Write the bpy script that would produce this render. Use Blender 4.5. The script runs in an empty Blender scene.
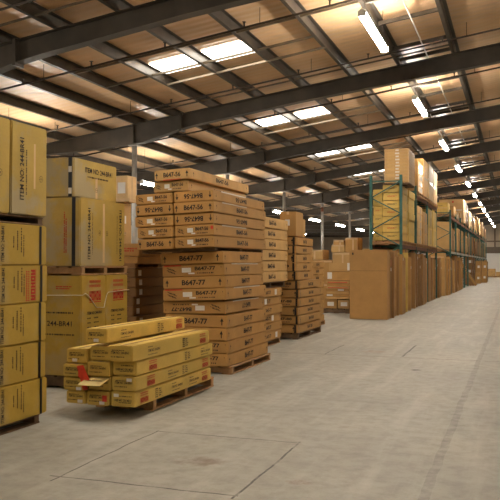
import bpy, bmesh, math, random
from mathutils import Vector, Matrix
random.seed(7)
SC = bpy.context.scene
COL = SC.collection
R = math.radians

# ------------------------------------------------------------------ materials
def nmat(name):
    m = bpy.data.materials.new(name); m.use_nodes = True
    nt = m.node_tree; nt.nodes.clear()
    out = nt.nodes.new('ShaderNodeOutputMaterial'); b = nt.nodes.new('ShaderNodeBsdfPrincipled')
    nt.links.new(b.outputs[0], out.inputs[0])
    return m, nt, b

def N(nt, typ, **kw):
    n = nt.nodes.new(typ)
    for k, v in kw.items():
        if k.startswith('i_'):
            n.inputs[int(k[2:])].default_value = v
        else:
            setattr(n, k, v)
    return n

def math_(nt, op, a, b=None, c=None):
    n = nt.nodes.new('ShaderNodeMath'); n.operation = op
    for i, v in enumerate((a, b, c)):
        if v is None: continue
        if isinstance(v, (int, float)): n.inputs[i].default_value = v
        else: nt.links.new(v, n.inputs[i])
    return n.outputs[0]

def mix(nt, fac, a, b, mode='MIX'):
    n = nt.nodes.new('ShaderNodeMix'); n.data_type = 'RGBA'; n.blend_type = mode
    for i, v in ((0, fac), (6, a), (7, b)):
        if isinstance(v, (int, float)): n.inputs[i].default_value = v
        elif isinstance(v, tuple): n.inputs[i].default_value = (*v[:3], 1)
        else: nt.links.new(v, n.inputs[i])
    return n.outputs[2]

def noise(nt, vec, scale, detail=3, rough=.5):
    n = nt.nodes.new('ShaderNodeTexNoise'); n.inputs['Scale'].default_value = scale
    n.inputs['Detail'].default_value = detail; n.inputs['Roughness'].default_value = rough
    nt.links.new(vec, n.inputs['Vector']); return n.outputs[0]

def ramp(nt, v, a, b):
    n = nt.nodes.new('ShaderNodeMapRange'); nt.links.new(v, n.inputs[0])
    n.inputs[1].default_value = a; n.inputs[2].default_value = b; return n.outputs[0]

def coords(nt, kind='Object'):
    return nt.nodes.new('ShaderNodeTexCoord').outputs[kind]

def simple(name, col, rough=.6, metal=0., var=.15, scale=6., bump=0.):
    m, nt, b = nmat(name)
    c = coords(nt)
    n = noise(nt, c, scale, 4)
    dark = tuple(x * (1 - var) for x in col); lite = tuple(min(1, x * (1 + var)) for x in col)
    nt.links.new(mix(nt, ramp(nt, n, .3, .7), dark, lite), b.inputs['Base Color'])
    b.inputs['Roughness'].default_value = rough; b.inputs['Metallic'].default_value = metal
    if bump:
        bn = N(nt, 'ShaderNodeBump'); bn.inputs['Strength'].default_value = bump; bn.inputs['Distance'].default_value = .01
        nt.links.new(n, bn.inputs['Height']); nt.links.new(bn.outputs[0], b.inputs['Normal'])
    return m

def card(name, col, grey=0., rough=.62, spread=.14):
    """cardboard: every carton its own tint, faint fibre noise, scuffs"""
    m, nt, b = nmat(name)
    c = coords(nt)
    oi = nt.nodes.new('ShaderNodeObjectInfo')
    n1 = noise(nt, c, 3.5, 4); n2 = noise(nt, c, 45, 3, .6)
    a = tuple(x * (1 - spread) for x in col); z = tuple(min(1, x * (1 + spread)) for x in col)
    base = mix(nt, oi.outputs['Random'], a, z)
    base = mix(nt, ramp(nt, n1, .35, .75), base, tuple(x * .82 for x in col))
    base = mix(nt, math_(nt, 'MULTIPLY', ramp(nt, n2, .45, .7), .18), base, (col[0]*.6, col[1]*.55, col[2]*.5))
    if grey:   # dusty, rubbed patches on film and card
        n3 = noise(nt, c, 2.6, 5, .62)
        base = mix(nt, math_(nt, 'MULTIPLY', ramp(nt, n3, .47, .60), grey), base, (.36, .30, .19))
    nt.links.new(base, b.inputs['Base Color'])
    b.inputs['Roughness'].default_value = rough
    bn = N(nt, 'ShaderNodeBump'); bn.inputs['Strength'].default_value = .25; bn.inputs['Distance'].default_value = .01
    nt.links.new(n1, bn.inputs['Height']); nt.links.new(bn.outputs[0], b.inputs['Normal'])
    return m

def emit(name, col, strength):
    m, nt, b = nmat(name)
    b.inputs['Base Color'].default_value = (*col, 1)
    b.inputs['Emission Color'].default_value = (*col, 1)
    b.inputs['Emission Strength'].default_value = strength
    return m

def floor_mat():
    m, nt, b = nmat('worn_concrete')
    c = coords(nt)
    s = nt.nodes.new('ShaderNodeSeparateXYZ'); nt.links.new(c, s.inputs[0])
    x0, y0 = s.outputs[0], s.outputs[1]
    w = noise(nt, c, 2.2, 3)
    x = math_(nt, 'ADD', x0, math_(nt, 'MULTIPLY', math_(nt, 'SUBTRACT', w, .5), .05))
    w2 = noise(nt, c, 3.1, 3)
    y = math_(nt, 'ADD', y0, math_(nt, 'MULTIPLY', math_(nt, 'SUBTRACT', w2, .5), .05))
    n1 = noise(nt, c, .55, 5, .6); n2 = noise(nt, c, 7, 5, .65); n3 = noise(nt, c, 60, 2)
    st = nt.nodes.new('ShaderNodeMapping'); st.inputs['Scale'].default_value = (3.5, .35, 1); nt.links.new(c, st.inputs[0])
    n4 = noise(nt, st.outputs[0], 1.2, 4, .6)          # tyre and drag marks along the aisle
    col = mix(nt, ramp(nt, n1, .3, .7), CONC[0], CONC[1])
    col = mix(nt, math_(nt, 'MULTIPLY', ramp(nt, n2, .42, .72), .42), col, CONC[2])
    col = mix(nt, math_(nt, 'MULTIPLY', ramp(nt, n4, .5, .66), .24), col, CONC[3])
    col = mix(nt, math_(nt, 'MULTIPLY', ramp(nt, n3, .55, .8), .25), col, tuple(v*.55 for v in CONC[0]))
    def band(v, at, half):
        return math_(nt, 'LESS_THAN', math_(nt, 'ABSOLUTE', math_(nt, 'SUBTRACT', v, at)), half)
    def rng(v, a, z):
        return math_(nt, 'MULTIPLY', math_(nt, 'GREATER_THAN', v, a), math_(nt, 'LESS_THAN', v, z))
    def seg_x(at_y, a, z, h): return math_(nt, 'MULTIPLY', band(y, at_y, h), rng(x, a, z))
    def seg_y(at_x, a, z, h): return math_(nt, 'MULTIPLY', band(x, at_x, h), rng(y, a, z))
    segs = [seg_x(4.62, -3.12, -1.70, .009), seg_x(6.15, -3.05, -1.70, .008), seg_y(-3.04, 4.5, 6.17, .007), seg_y(-1.72, 4.55, 6.2, .009),
            seg_x(12.28, -9, 12, .013), seg_y(-3.02, 12.3, 13.8, .010), seg_y(-1.76, 12.4, 14.2, .016), seg_x(19.9, -3, 12, .013), seg_x(27.6, -3, 12, .014), seg_x(-3, -9, 12, .012)]
    j = segs[0]
    for q in segs[1:]: j = math_(nt, 'MAXIMUM', j, q)
    fade = ramp(nt, noise(nt, c, 5, 3), .25, .5)
    col = mix(nt, math_(nt, 'MULTIPLY', math_(nt, 'MULTIPLY', j, fade), .85), col, (.05, .045, .04))
    # long filled joint down the aisle
    lj = seg_y(-.57, -12, 90, .035)
    col = mix(nt, math_(nt, 'MULTIPLY', math_(nt, 'MULTIPLY', lj, ramp(nt, n2, .25, .6)), .38), col, (.12, .11, .09))
    # a rusty stain inside the patch and small spots
    def spot(cx, cy, rx, ry, colr, amt):
        d = math_(nt, 'ADD', math_(nt, 'POWER', math_(nt, 'DIVIDE', math_(nt, 'SUBTRACT', x, cx), rx), 2.0), math_(nt, 'POWER', math_(nt, 'DIVIDE', math_(nt, 'SUBTRACT', y, cy), ry), 2.0))
        k = math_(nt, 'MULTIPLY', math_(nt, 'SUBTRACT', 1.0, ramp(nt, d, .2, 1.0)), math_(nt, 'MULTIPLY', ramp(nt, n2, .35, .6), amt))
        return mix(nt, k, col, colr)
    col = spot(-2.28, 5.33, .24, .16, (.17, .10, .05), .55)
    col = spot(-2.3, 12.95, .25, .22, (.28, .16, .10), .5)
    col = spot(-1.42, 5.05, .10, .07, (.20, .10, .05), .6)
    col = spot(-1.35, 10.9, .09, .10, (.05, .04, .04), .9)
    nt.links.new(col, b.inputs['Base Color'])
    rg = math_(nt, 'ADD', math_(nt, 'MULTIPLY', ramp(nt, n1, .3, .7), .16), math_(nt, 'ADD', .40, math_(nt, 'MULTIPLY', n2, .18)))
    nt.links.new(rg, b.inputs['Roughness'])
    b.inputs['Specular IOR Level'].default_value = .42
    bn = N(nt, 'ShaderNodeBump'); bn.inputs['Strength'].default_value = .18; bn.inputs['Distance'].default_value = .01
    nt.links.new(n2, bn.inputs['Height']); nt.links.new(bn.outputs[0], b.inputs['Normal'])
    return m

CONC = [(.27, .26, .215), (.42, .405, .345), (.16, .15, .12), (.56, .545, .48)]
M = {}
M['floor'] = floor_mat()
M['brown'] = card('brown_cardboard', (.50, .27, .078))
M['tan'] = card('tan_cardboard', (.58, .35, .125))
M['dark'] = card('dark_cardboard', (.29, .15, .05))
M['panel'] = card('panel_cardboard', (.40, .215, .07), spread=.3)
M['plain'] = card('plain_cardboard', (.52, .29, .095), spread=.03)
M['yellow'] = card('yellow_cardboard', (.48, .31, .042), grey=.38)
M['yellow_worn'] = card('worn_yellow_cardboard', (.47, .315, .065), grey=.75)
M['yellow_box'] = card('long_yellow_cardboard', (.66, .45, .095))
M['rack_yellow'] = card('rack_yellow_cardboard', (.62, .42, .10))
M['pale'] = card('pale_cardboard', (.70, .47, .22))
M['wood'] = simple('pallet_wood', (.36, .20, .085), .75, var=.35, scale=9, bump=.3)
M['oldwood'] = simple('dark_pallet_wood', (.16, .095, .05), .8, var=.4, scale=9, bump=.3)
M['steel'] = simple('painted_rafter_steel', (.062, .049, .035), .5, .25, .25, 2.5)
M['purlin'] = simple('purlin_steel', (.078, .064, .05), .42, .45, .25, 3)
M['pipe'] = simple('black_iron_pipe', (.055, .040, .030), .5, .3, .2, 4)
M['bar'] = simple('bridging_steel', (.16, .125, .085), .45, .4, .2, 4)
M['column'] = simple('column_steel', (.36, .34, .31), .4, .3, .15, 4)
M['teal'] = simple('teal_rack_paint', (.03, .105, .085), .45, .1, .2, 6)
M['orange'] = simple('orange_beam_paint', (.22, .075, .03), .5, .05, .3, 8)
M['whitesteel'] = simple('pale_beam_paint', (.60, .58, .54), .45, .1, .08, 5)
M['print'] = simple('black_print', (.028, .020, .014), .7, var=.3, scale=40)
M['redprint'] = simple('red_print', (.48, .035, .018), .7, var=.2, scale=40)
M['sticker'] = simple('white_sticker', (.74, .71, .66), .5, var=.06)
M['strap'] = simple('black_plastic_strap', (.012, .011, .012), .35, var=.2)
M['tape'] = simple('clear_brown_tape', (.66, .46, .26), .16, var=.08)
M['film'] = simple('glossy_film', (.75, .68, .58), .12, var=.05)
M['redtape'] = simple('red_tape', (.62, .05, .025), .4, var=.2, scale=20)
M['string'] = simple('white_string', (.68, .60, .45), .7)
M['white'] = simple('fixture_enamel', (.75, .74, .70), .4, var=.03)
M['tube'] = emit('lit_tube', (1.0, .945, .85), 34)
M['tube_side'] = emit('lit_tube_side', (1.0, .93, .80), 11)
M['tube_row'] = emit('lit_tube_row', (1.0, .945, .85), 24)
M['sky'] = emit('daylit_panel', (1.0, .95, .84), 3.5)
M['flap'] = card('pale_flap', (.72, .55, .22))

def deck_mat(name, base):
    m, nt, b = nmat(name)
    c = coords(nt)
    mp = nt.nodes.new('ShaderNodeMapping'); mp.inputs['Scale'].default_value = (.5, 1.0, 1); nt.links.new(c, mp.inputs[0])
    n = noise(nt, mp.outputs[0], .8, 4, .6); n2 = noise(nt, c, 5, 3)
    col = mix(nt, ramp(nt, n, .35, .68), base, tuple(v * .74 for v in base))
    col = mix(nt, math_(nt, 'MULTIPLY', ramp(nt, n2, .4, .7), .25), col, tuple(v * .82 for v in base))
    nt.links.new(col, b.inputs['Base Color']); b.inputs['Roughness'].default_value = .38
    w = nt.nodes.new('ShaderNodeTexWave'); w.wave_type = 'BANDS'; w.bands_direction = 'Y'; w.inputs['Scale'].default_value = 1.3
    w.inputs['Distortion'].default_value = 1.2; nt.links.new(c, w.inputs['Vector'])
    bn = N(nt, 'ShaderNodeBump'); bn.inputs['Strength'].default_value = .25; bn.inputs['Distance'].default_value = .03
    nt.links.new(w.outputs[1], bn.inputs['Height']); nt.links.new(bn.outputs[0], b.inputs['Normal'])
    return m
M['deck'] = deck_mat('roof_insulation', (.80, .52, .285))
M['wall'] = simple('wall_paint', (.50, .42, .32), .7, var=.06, scale=1)
M['wallwhite'] = simple('white_wall_panel', (.80, .78, .74), .6, var=.04, scale=1)
M['wallband'] = simple('dark_wall_band', (.16, .12, .085), .6, var=.1)

# ------------------------------------------------------------------ mesh helpers
def new_obj(name, me, parent=None, loc=(0, 0, 0), rot=(0, 0, 0)):
    o = bpy.data.objects.new(name, me); COL.objects.link(o)
    o.location = loc; o.rotation_euler = rot
    if parent is not None: o.parent = parent
    return o

def tag(o, label, cat, group=None, kind=None):
    if label: o['label'] = label
    if cat: o['category'] = cat
    if group: o['group'] = group
    if kind: o['kind'] = kind
    return o

def empty(name, loc, label, cat, group=None, rz=0):
    return tag(new_obj(name, None, None, loc, (0, 0, rz)), label, cat, group)

class MB:
    def __init__(s): s.bm = bmesh.new()
    def box(s, a, b):
        x0, y0, z0 = a; x1, y1, z1 = b
        v = [s.bm.verts.new(p) for p in ((x0,y0,z0),(x1,y0,z0),(x1,y1,z0),(x0,y1,z0),(x0,y0,z1),(x1,y0,z1),(x1,y1,z1),(x0,y1,z1))]
        for f in ((3,2,1,0),(4,5,6,7),(0,1,5,4),(1,2,6,5),(2,3,7,6),(3,0,4,7)): s.bm.faces.new([v[i] for i in f])
        return s
    def bar(s, p, q, w, h=None, up=(0, 0, 1)):
        """rectangular bar from p to q"""
        h = h or w; p = Vector(p); q = Vector(q); d = (q - p).normalized(); up = Vector(up)
        if abs(d.dot(up)) > .95: up = Vector((1, 0, 0))
        r = d.cross(up).normalized() * w / 2; u = d.cross(r).normalized() * h / 2
        v = [s.bm.verts.new(c + a * r + b * u) for c in (p, q) for a, b in ((-1,-1),(1,-1),(1,1),(-1,1))]
        for f in ((3,2,1,0),(4,5,6,7),(0,1,5,4),(1,2,6,5),(2,3,7,6),(3,0,4,7)): s.bm.faces.new([v[i] for i in f])
        return s
    def tube(s, pts, r, n=8):
        prev = None
        P = [Vector(p) for p in pts]
        for i, p in enumerate(P):
            d = (P[min(i+1, len(P)-1)] - P[max(i-1, 0)]).normalized()
            a = d.orthogonal().normalized() if abs(d.z) > .9 else d.cross(Vector((0, 0, 1))).normalized()
            b = d.cross(a)
            ring = [s.bm.verts.new(p + r * (math.cos(2*math.pi*k/n) * a + math.sin(2*math.pi*k/n) * b)) for k in range(n)]
            if prev:
                for k in range(n): s.bm.faces.new((prev[k], prev[(k+1) % n], ring[(k+1) % n], ring[k]))
            else: s.bm.faces.new(ring[::-1])
            prev = ring
        s.bm.faces.new(prev); return s
    def prism(s, poly, axis, a, b):
        """poly of (u,v); axis 'y': u=x v=z"""
        def P(u, v, t): return (u, t, v) if axis == 'y' else ((t, u, v) if axis == 'x' else (u, v, t))
        lo = [s.bm.verts.new(P(u, v, a)) for u, v in poly]; hi = [s.bm.verts.new(P(u, v, b)) for u, v in poly]
        s.bm.faces.new(lo); s.bm.faces.new(hi[::-1]); n = len(poly)
        for i in range(n): s.bm.faces.new((lo[i], hi[i], hi[(i+1) % n], lo[(i+1) % n]))
        return s
    def mesh(s, name, mat, smooth=False, bevel=0):
        if bevel: bmesh.ops.bevel(s.bm, geom=s.bm.edges[:], offset=bevel, segments=1, affect='EDGES')
        bmesh.ops.recalc_face_normals(s.bm, faces=s.bm.faces)
        me = bpy.data.meshes.new(name); s.bm.to_mesh(me); s.bm.free()
        me.materials.append(M[mat] if isinstance(mat, str) else mat)
        if smooth:
            for p in me.polygons: p.use_smooth = True
        return me
    def obj(s, name, mat, parent=None, loc=(0,0,0), rot=(0,0,0), smooth=False, bevel=0):
        return new_obj(name, s.mesh(name, mat, smooth, bevel), parent, loc, rot)

# ------------------------------------------------------------------ printing on cartons
_text = {}
def text_tris(s, size=1.0, sx=1.0, bold=.012):
    key = (s, bold)
    if key not in _text:
        cu = bpy.data.curves.new('lettering', 'FONT'); cu.body = s; cu.size = 1.0; cu.offset = bold; cu.resolution_u = 3
        o = bpy.data.objects.new('lettering', cu); COL.objects.link(o)
        me = bpy.data.meshes.new_from_object(o.evaluated_get(bpy.context.evaluated_depsgraph_get()))
        vs = [(v.co.x, v.co.y) for v in me.vertices]; fs = [tuple(p.vertices) for p in me.polygons]
        bpy.data.objects.remove(o); bpy.data.curves.remove(cu); bpy.data.meshes.remove(me)
        xs = [v[0] for v in vs]; ys = [v[1] for v in vs]
        cx, cy = (min(xs)+max(xs))/2, (min(ys)+max(ys))/2
        h = max(ys)-min(ys)
        _text[key] = ([((x-cx)/h, (y-cy)/h) for x, y in vs], fs, (max(xs)-min(xs))/h)
    return _text[key]

class Ink:
    """flat print: polygons in (u,v) metres"""
    def __init__(s): s.v = []; s.f = []
    def poly(s, pts):
        k = len(s.v); s.v += pts; s.f.append(tuple(range(k, k+len(pts)))); return s
    def rect(s, u0, v0, u1, v1): return s.poly([(u0,v0),(u1,v0),(u1,v1),(u0,v1)])
    def text(s, t, u, v, h, width=None, rot=0, bold=.012):
        vs, fs, asp = text_tris(t, bold=bold); kx = (width / asp) if width else h
        k = len(s.v); c, si = math.cos(R(rot)), math.sin(R(rot))
        for x, y in vs:
            x *= kx; y *= h; s.v.append((u + x*c - y*si, v + x*si + y*c))
        s.f += [tuple(i+k for i in f) for f in fs]; return s
    def arrow(s, u, v, h, down=False):
        q = -1 if down else 1; w = h * .5
        s.poly([(u - w*.13, v - q*h/2), (u + w*.13, v - q*h/2), (u + w*.13, v + q*h*.1), (u - w*.13, v + q*h*.1)][::q])
        s.poly([(u - w/2, v + q*h*.02), (u + w/2, v + q*h*.02), (u, v + q*h/2)][::q]); return s
    def scribble(s, u, v, w, h, rows, rng, rot=0):
        """fine print too small to read"""
        c, si = math.cos(R(rot)), math.sin(R(rot)); dv = h / rows
        for r in range(rows):
            x = -w/2; end = w/2 * (1 if r % 2 == 0 else .6)
            while x < end:
                l = dv * rng.uniform(.35, .7); y = h/2 - dv*(r+.85); hh = dv*.62
                s.poly([(u + a*c - b*si, v + a*si + b*c) for a, b in ((x,y),(x+l,y),(x+l,y+hh),(x,y+hh))]); x += l + dv*rng.choice((.18, .18, .5))
        return s
    def logo(s, u, v, w, h, rng, rot=0):
        """block mark of three rows with heavy bars, as stamped on the yellow cartons"""
        c, si = math.cos(R(rot)), math.sin(R(rot))
        def rc(x0, y0, x1, y1): s.poly([(u + a*c - b*si, v + a*si + b*c) for a, b in ((x0,y0),(x1,y0),(x1,y1),(x0,y1))])
        x = -w/2
        while x < w/2 - .01:
            l = w*.05; rc(x, h*.38, min(x+l, w/2), h*.5); rc(x, h*.18, min(x+l*.8, w/2), h*.30); x += l*1.5
        k = 5; lw = w/k
        for i in range(k):
            a = -w/2 + i*lw; rc(a+lw*.06, -h*.42, a+lw*.38, h*.02); rc(a+lw*.6, -h*.42, a+lw*.92, h*.02)
            rc(a+lw*.06, -h*.10 if i % 2 else -h*.25, a+lw*.9, 0 if i % 2 else -h*.14)
            if i != 2: rc(a+lw*.06, -h*.42, a+lw*.9, -h*.32)
        rc(-w/2, -h*.5, w/2, -h*.46)
        return s
    def mesh(s, mat):
        me = bpy.data.meshes.new('print'); me.from_pydata([(a, b, 0) for a, b in s.v], [], s.f); me.update()
        me.materials.append(M[mat]); return me

def on_face(root, name, me, face, w, d, u, v, off=.003):
    """put a flat mesh with its origin at (u,v) of the front (-Y), aisle (+X) or top face; u from the face's centre, v from the base"""
    if face == 'front': loc, rot = (u, -d/2 - off, v), (R(90), 0, 0)
    elif face == 'aisle': loc, rot = (w/2 + off, u, v), (R(90), 0, R(90))
    else: loc, rot = (u, v, off), (0, 0, 0)
    return new_obj(name, me, root, loc, rot)

def pieces_of(k):
    """split a print into the marks that stand clear of each other"""
    par = list(range(len(k.v)))
    def find(a):
        while par[a] != a: par[a] = par[par[a]]; a = par[a]
        return a
    for f in k.f:
        for i in f[1:]: par[find(i)] = find(f[0])
    isl = {}
    for f in k.f: isl.setdefault(find(f[0]), []).append(f)
    I = []
    for fs in isl.values():
        xs = [k.v[i][0] for f in fs for i in f]; ys = [k.v[i][1] for f in fs for i in f]
        I.append((min(xs), max(xs), min(ys), max(ys), max(max(xs)-min(xs), max(ys)-min(ys)), fs))
    n = len(I); q = list(range(n))
    def fq(a):
        while q[a] != a: q[a] = q[q[a]]; a = q[a]
        return a
    for a in range(n):
        for b in range(a+1, n):
            A, B = I[a], I[b]
            gx = max(0, A[0]-B[1], B[0]-A[1]); gy = max(0, A[2]-B[3], B[2]-A[3])
            if math.hypot(gx, gy) <= max(.0195, .49*max(A[4], B[4])): q[fq(a)] = fq(b)
    out = {}
    for a in range(n): out.setdefault(fq(a), []).extend(I[a][5])
    res = []
    for fs in out.values():
        r = Ink(); m = {}
        for f in fs:
            for i in f:
                if i not in m: m[i] = len(r.v); r.v.append(k.v[i])
            r.f.append(tuple(m[i] for i in f))
        res.append(r)
    return res

_ink = {}
def ink(root, name, key, build, mat, face, w, d, u=0, v=0, off=.003):
    if key not in _ink:
        k = build(); _ink[key] = [p.mesh(mat) for p in (pieces_of(k) if len(k.f) > 1 else [k])]
    for me in _ink[key]: o = on_face(root, name, me, face, w, d, u, v, off)
    return o

_box = {}
def carton_mesh(w, d, h, mat, bev=.010):
    key = (round(w, 3), round(d, 3), round(h, 3), mat)
    if key not in _box:
        bm = bmesh.new(); bmesh.ops.create_cube(bm, size=1)
        for v in bm.verts: v.co = Vector((v.co.x*w, v.co.y*d, (v.co.z+.5)*h))
        bmesh.ops.bevel(bm, geom=bm.edges[:], offset=min(bev, h*.09), segments=2, affect='EDGES')
        me = bpy.data.meshes.new('carton'); bm.to_mesh(me); bm.free(); me.materials.append(M[mat])
        _box[key] = me
    return _box[key]

def carton(x0, x1, y0, y1, z0, z1, mat, label, group=None, name='cardboard_carton', rz=0., cat='carton', gap=.009, vgap=.005):
    w, d, h = x1-x0-gap, y1-y0-gap, z1-z0-vgap
    o = new_obj(name, carton_mesh(w, d, h, mat), None, ((x0+x1)/2, (y0+y1)/2, z0+.002), (0, 0, R(rz)))
    tag(o, label, cat, group); o['_w'] = w; o['_d'] = d; o['_h'] = h
    return o
def dims(o): return o['_w'], o['_d'], o['_h']

def sticker(o, face, u, v, w=.10, h=.07, off=.0035):
    ink(o, 'shipping_label', ('st', w, h), lambda: Ink().rect(-w/2, -h/2, w/2, h/2), 'sticker', face, o['_w'], o['_d'], u, v, off)
def tape(o, face, u, v, w, h, mat='tape', off=.002, name='packing_tape'):
    ink(o, name, ('tp', w, h, mat), lambda: Ink().rect(-w/2, -h/2, w/2, h/2), mat, face, o['_w'], o['_d'], u, v, off)
def top_tape(o, mat='tape', w=.05):
    W, D, H = dims(o)
    me = Ink().rect(-w/2, -D/2+.02, w/2, D/2-.02).mesh(mat); new_obj('packing_tape', me, o, (0, 0, H+.002))

# ordinals for labels
ORD = ['top', 'second', 'third', 'fourth', 'fifth', 'sixth', 'seventh', 'eighth', 'ninth', 'tenth', 'eleventh', 'twelfth', 'thirteenth', 'fourteenth', 'fifteenth', 'sixteenth', 'seventeenth', 'eighteenth', 'nineteenth', 'twentieth']
def nth(i, n, what):
    """i = 0 at the top"""
    if i == 0: return 'topmost of ' + what
    if i == n-1: return 'bottom one of ' + what
    return ORD[i] + ' from the top of ' + what

# ------------------------------------------------------------------ pallets
_pal = {}
def pallet(x0, x1, y0, y1, z0, h, label, mat='wood', along='x', name='wooden_pallet', group='wooden pallets', simple_=False):
    """deck boards, three stringers, bottom boards"""
    w, d = y1-y0, x1-x0
    root = empty(name, ((x0+x1)/2, (y0+y1)/2, z0), label, 'pallet', group, R(90))
    t = h*.16; n = 7 if d > 1.0 else 5
    if simple_: n = 5
    bw = d/n*.78
    def get(k, fn):
        key = (round(w,2), round(d,2), round(h,3), mat, k)
        if key not in _pal: _pal[key] = fn()
        return _pal[key]
    board = get('deck', lambda: MB().box((-w/2, -bw/2, h-t), (w/2, bw/2, h)).mesh('deck_board', mat))
    bot = get('bot', lambda: MB().box((-w/2, -bw/2, 0), (w/2, bw/2, t)).mesh('bottom_board', mat))
    strg = get('str', lambda: MB().box((-.035, -d/2, t+.001), (.035, d/2, h-t-.001)).mesh('stringer', mat))
    for i in range(n): new_obj('deck_board', board, root, (0, -d/2 + bw/2 + (d-bw)*i/(n-1), 0))
    for i in (0, .5, 1): new_obj('bottom_board', bot, root, (0, -d/2 + bw/2 + (d-bw)*i, 0))
    for i in (-1, 0, 1): new_obj('stringer', strg, root, (i*(w/2-.045), 0, 0))
    return root

# ------------------------------------------------------------------ setting
B0, BAY, NB = 11.21, 6.92, 12          # first rafter in view, bay, bays
RAFT = [B0 + BAY*i for i in range(-3, NB)]
RIDGE = 1.6; VAL = -12.45
XL, XR, YB, YF = -34., 15., -14., 95.
def top_z(x):                            # top of the rafters
    if x > RIDGE: x = 2*RIDGE - x
    if x >= VAL: return 6.56 + .14*x
    return 6.56 + .14*VAL + .03*(VAL - x)
PH = .20
def deck_z(x): return top_z(x) + PH + .01

def struct(o, label=None):
    o['kind'] = 'structure'
    if label: o['label'] = label
    return o
struct(MB().box((XL, YB, -.2), (XR, YF, 0)).obj('floor', 'floor'), 'worn grey concrete floor slab with cut joints and a long filled seam')
cb = MB(); xs = [XL, VAL, RIDGE, XR]
poly = [(x, deck_z(x)) for x in xs] + [(x, deck_z(x)+.08) for x in xs[::-1]]
cb.prism(poly, 'y', YB, YF)
struct(cb.obj('ceiling', 'deck'), 'tan insulated roof lining between the dark purlins')
struct(MB().box((XL-.2, YB, 0), (XL, YF, 7)).obj('wall_left', 'wall'))
struct(MB().box((XR, YB, 0), (XR+.2, YF, 7)).obj('wall_right', 'wall'))
struct(MB().box((XL, YB-.2, 0), (XR, YB, 8)).obj('wall_back', 'wall'))
fw = struct(MB().box((XL, YF, 0), (XR, YF+.2, 8)).obj('wall_far', 'wall'), 'beige end wall of the warehouse, white below')
MB().box((-12, YF-.05, 0), (10, YF-.001, 2.75)).obj('white_panel', 'wallwhite', fw)
MB().box((-12, YF-.12, 2.75), (10, YF-.001, 3.5)).obj('dark_band', 'wallband', fw)
MB().box((-12, YF-.09, 4.1), (10, YF-.001, 4.25)).obj('girt', 'wallband', fw)
for gx in (-5.5, -2.6, .4): MB().box((gx, YF-.10, 3.5), (gx+.16, YF-.002, 7.2)).obj('wall_post', 'wallband', fw)

# rafters ------------------------------------------------------------
BOT = [(-12.45, 4.52), (-11.3, 4.57), (-9.95, 4.66), (-9.4, 4.70), (-8.3, 5.00), (-7.77, 5.10), (-5.07, 5.50), (-2.6, 5.80), (-.36, 6.09), (RIDGE, 6.32)]
def rafter_meshes():
    left = [(-34, 4.85), (-22, 4.60), (-12.45, 4.52)]
    right = [(2*RIDGE-x, z) for x, z in BOT[::-1]][1:] + [(15, 4.75)]
    bot = left[:2] + BOT + [p for p in right if p[0] < 14.9]
    bot.append((15, 4.6))
    bot = sorted(set(bot)); xs = sorted(set([p[0] for p in bot] + [VAL, RIDGE]))
    top = [(x, top_z(x)) for x in xs]
    web = MB(); web.prism([(x, z+.012) for x, z in bot] + [(x, z-.012) for x, z in top[::-1]], 'y', -.006, .006)
    def flange(line, dz):
        m = MB(); m.prism([(x, z) for x, z in line] + [(x, z+dz) for x, z in line[::-1]], 'y', -.11, .11); return m
    return web.mesh('web', 'steel'), flange(bot, .012).mesh('flange', 'steel'), flange(top, -.012).mesh('flange', 'steel')
RW, RBF, RTF = rafter_meshes()
def stiff(x0, x1, z0, z1, hw, name='stiffener'):
    return MB().box((x0, -hw, z0), (x1, hw, z1)).mesh(name, 'steel')
ST_COL = stiff(-9.68, -9.655, 4.70, top_z(-9.67)-.013, .10)
ST_SPL = stiff(-8.315, -8.255, 4.95, top_z(-8.29)+.02, .125)
ST_RDG = stiff(-.32, -.26, 6.02, top_z(-.29)+.02, .125)
WHICH = ['behind the camera', 'overhead behind the camera', 'just above the camera', 'passing over the tall worn yellow cartons', 'on the round column behind the B647 stacks', 'third seen down the building, above the carton stacks',
         'fourth seen down the building', 'fifth seen, on the column with the orange mark', 'sixth seen down the building', 'seventh seen down the building', 'eighth seen down the building',
         'ninth seen down the building', 'tenth seen down the building', 'eleventh seen down the building', 'last before the end wall']
for i, y in enumerate(RAFT):
    r = empty('roof_rafter', (0, y, 0), 'dark steel I-section roof rafter, ' + WHICH[i], 'roof beam', 'roof rafters')
    new_obj('web', RW, r); new_obj('bottom_flange', RBF, r); new_obj('top_flange', RTF, r)
    new_obj('stiffener', ST_COL, r); new_obj('splice_plate', ST_SPL, r); new_obj('splice_plate', ST_RDG, r)

# columns ------------------------------------------------------------
CW = {4: 'standing behind the stacked B647 cartons', 5: 'hidden to its head behind the tallest carton stack', 6: 'rising behind the single upright box on a stack', 7: 'with an orange band near its head',
      8: 'rising behind the cartons beside the tall plain box'}
for i, y in enumerate(RAFT):
    if i < 3: continue
    c = empty('steel_column', (-9.67, y, 0), 'round grey steel column ' + CW.get(i, 'under the %s rafter down the building' % ORD[i-3] if i != 3 else 'behind the worn yellow cartons, under the first rafter'), 'column', 'round steel columns')
    MB().tube([(0, 0, .02), (0, 0, 4.63)], .07, 14).obj('shaft', 'column', c, smooth=True)
    MB().box((-.16, -.16, 0), (.16, .16, .02)).obj('base_plate', 'column', c)
    MB().box((-.13, -.11, 4.63), (.13, .11, 4.655)).obj('cap_plate', 'column', c)
    if i == 7: MB().tube([(0, 0, 4.22), (0, 0, 4.45)], .0735, 14).obj('orange_band', 'orange', c, smooth=True)

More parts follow.
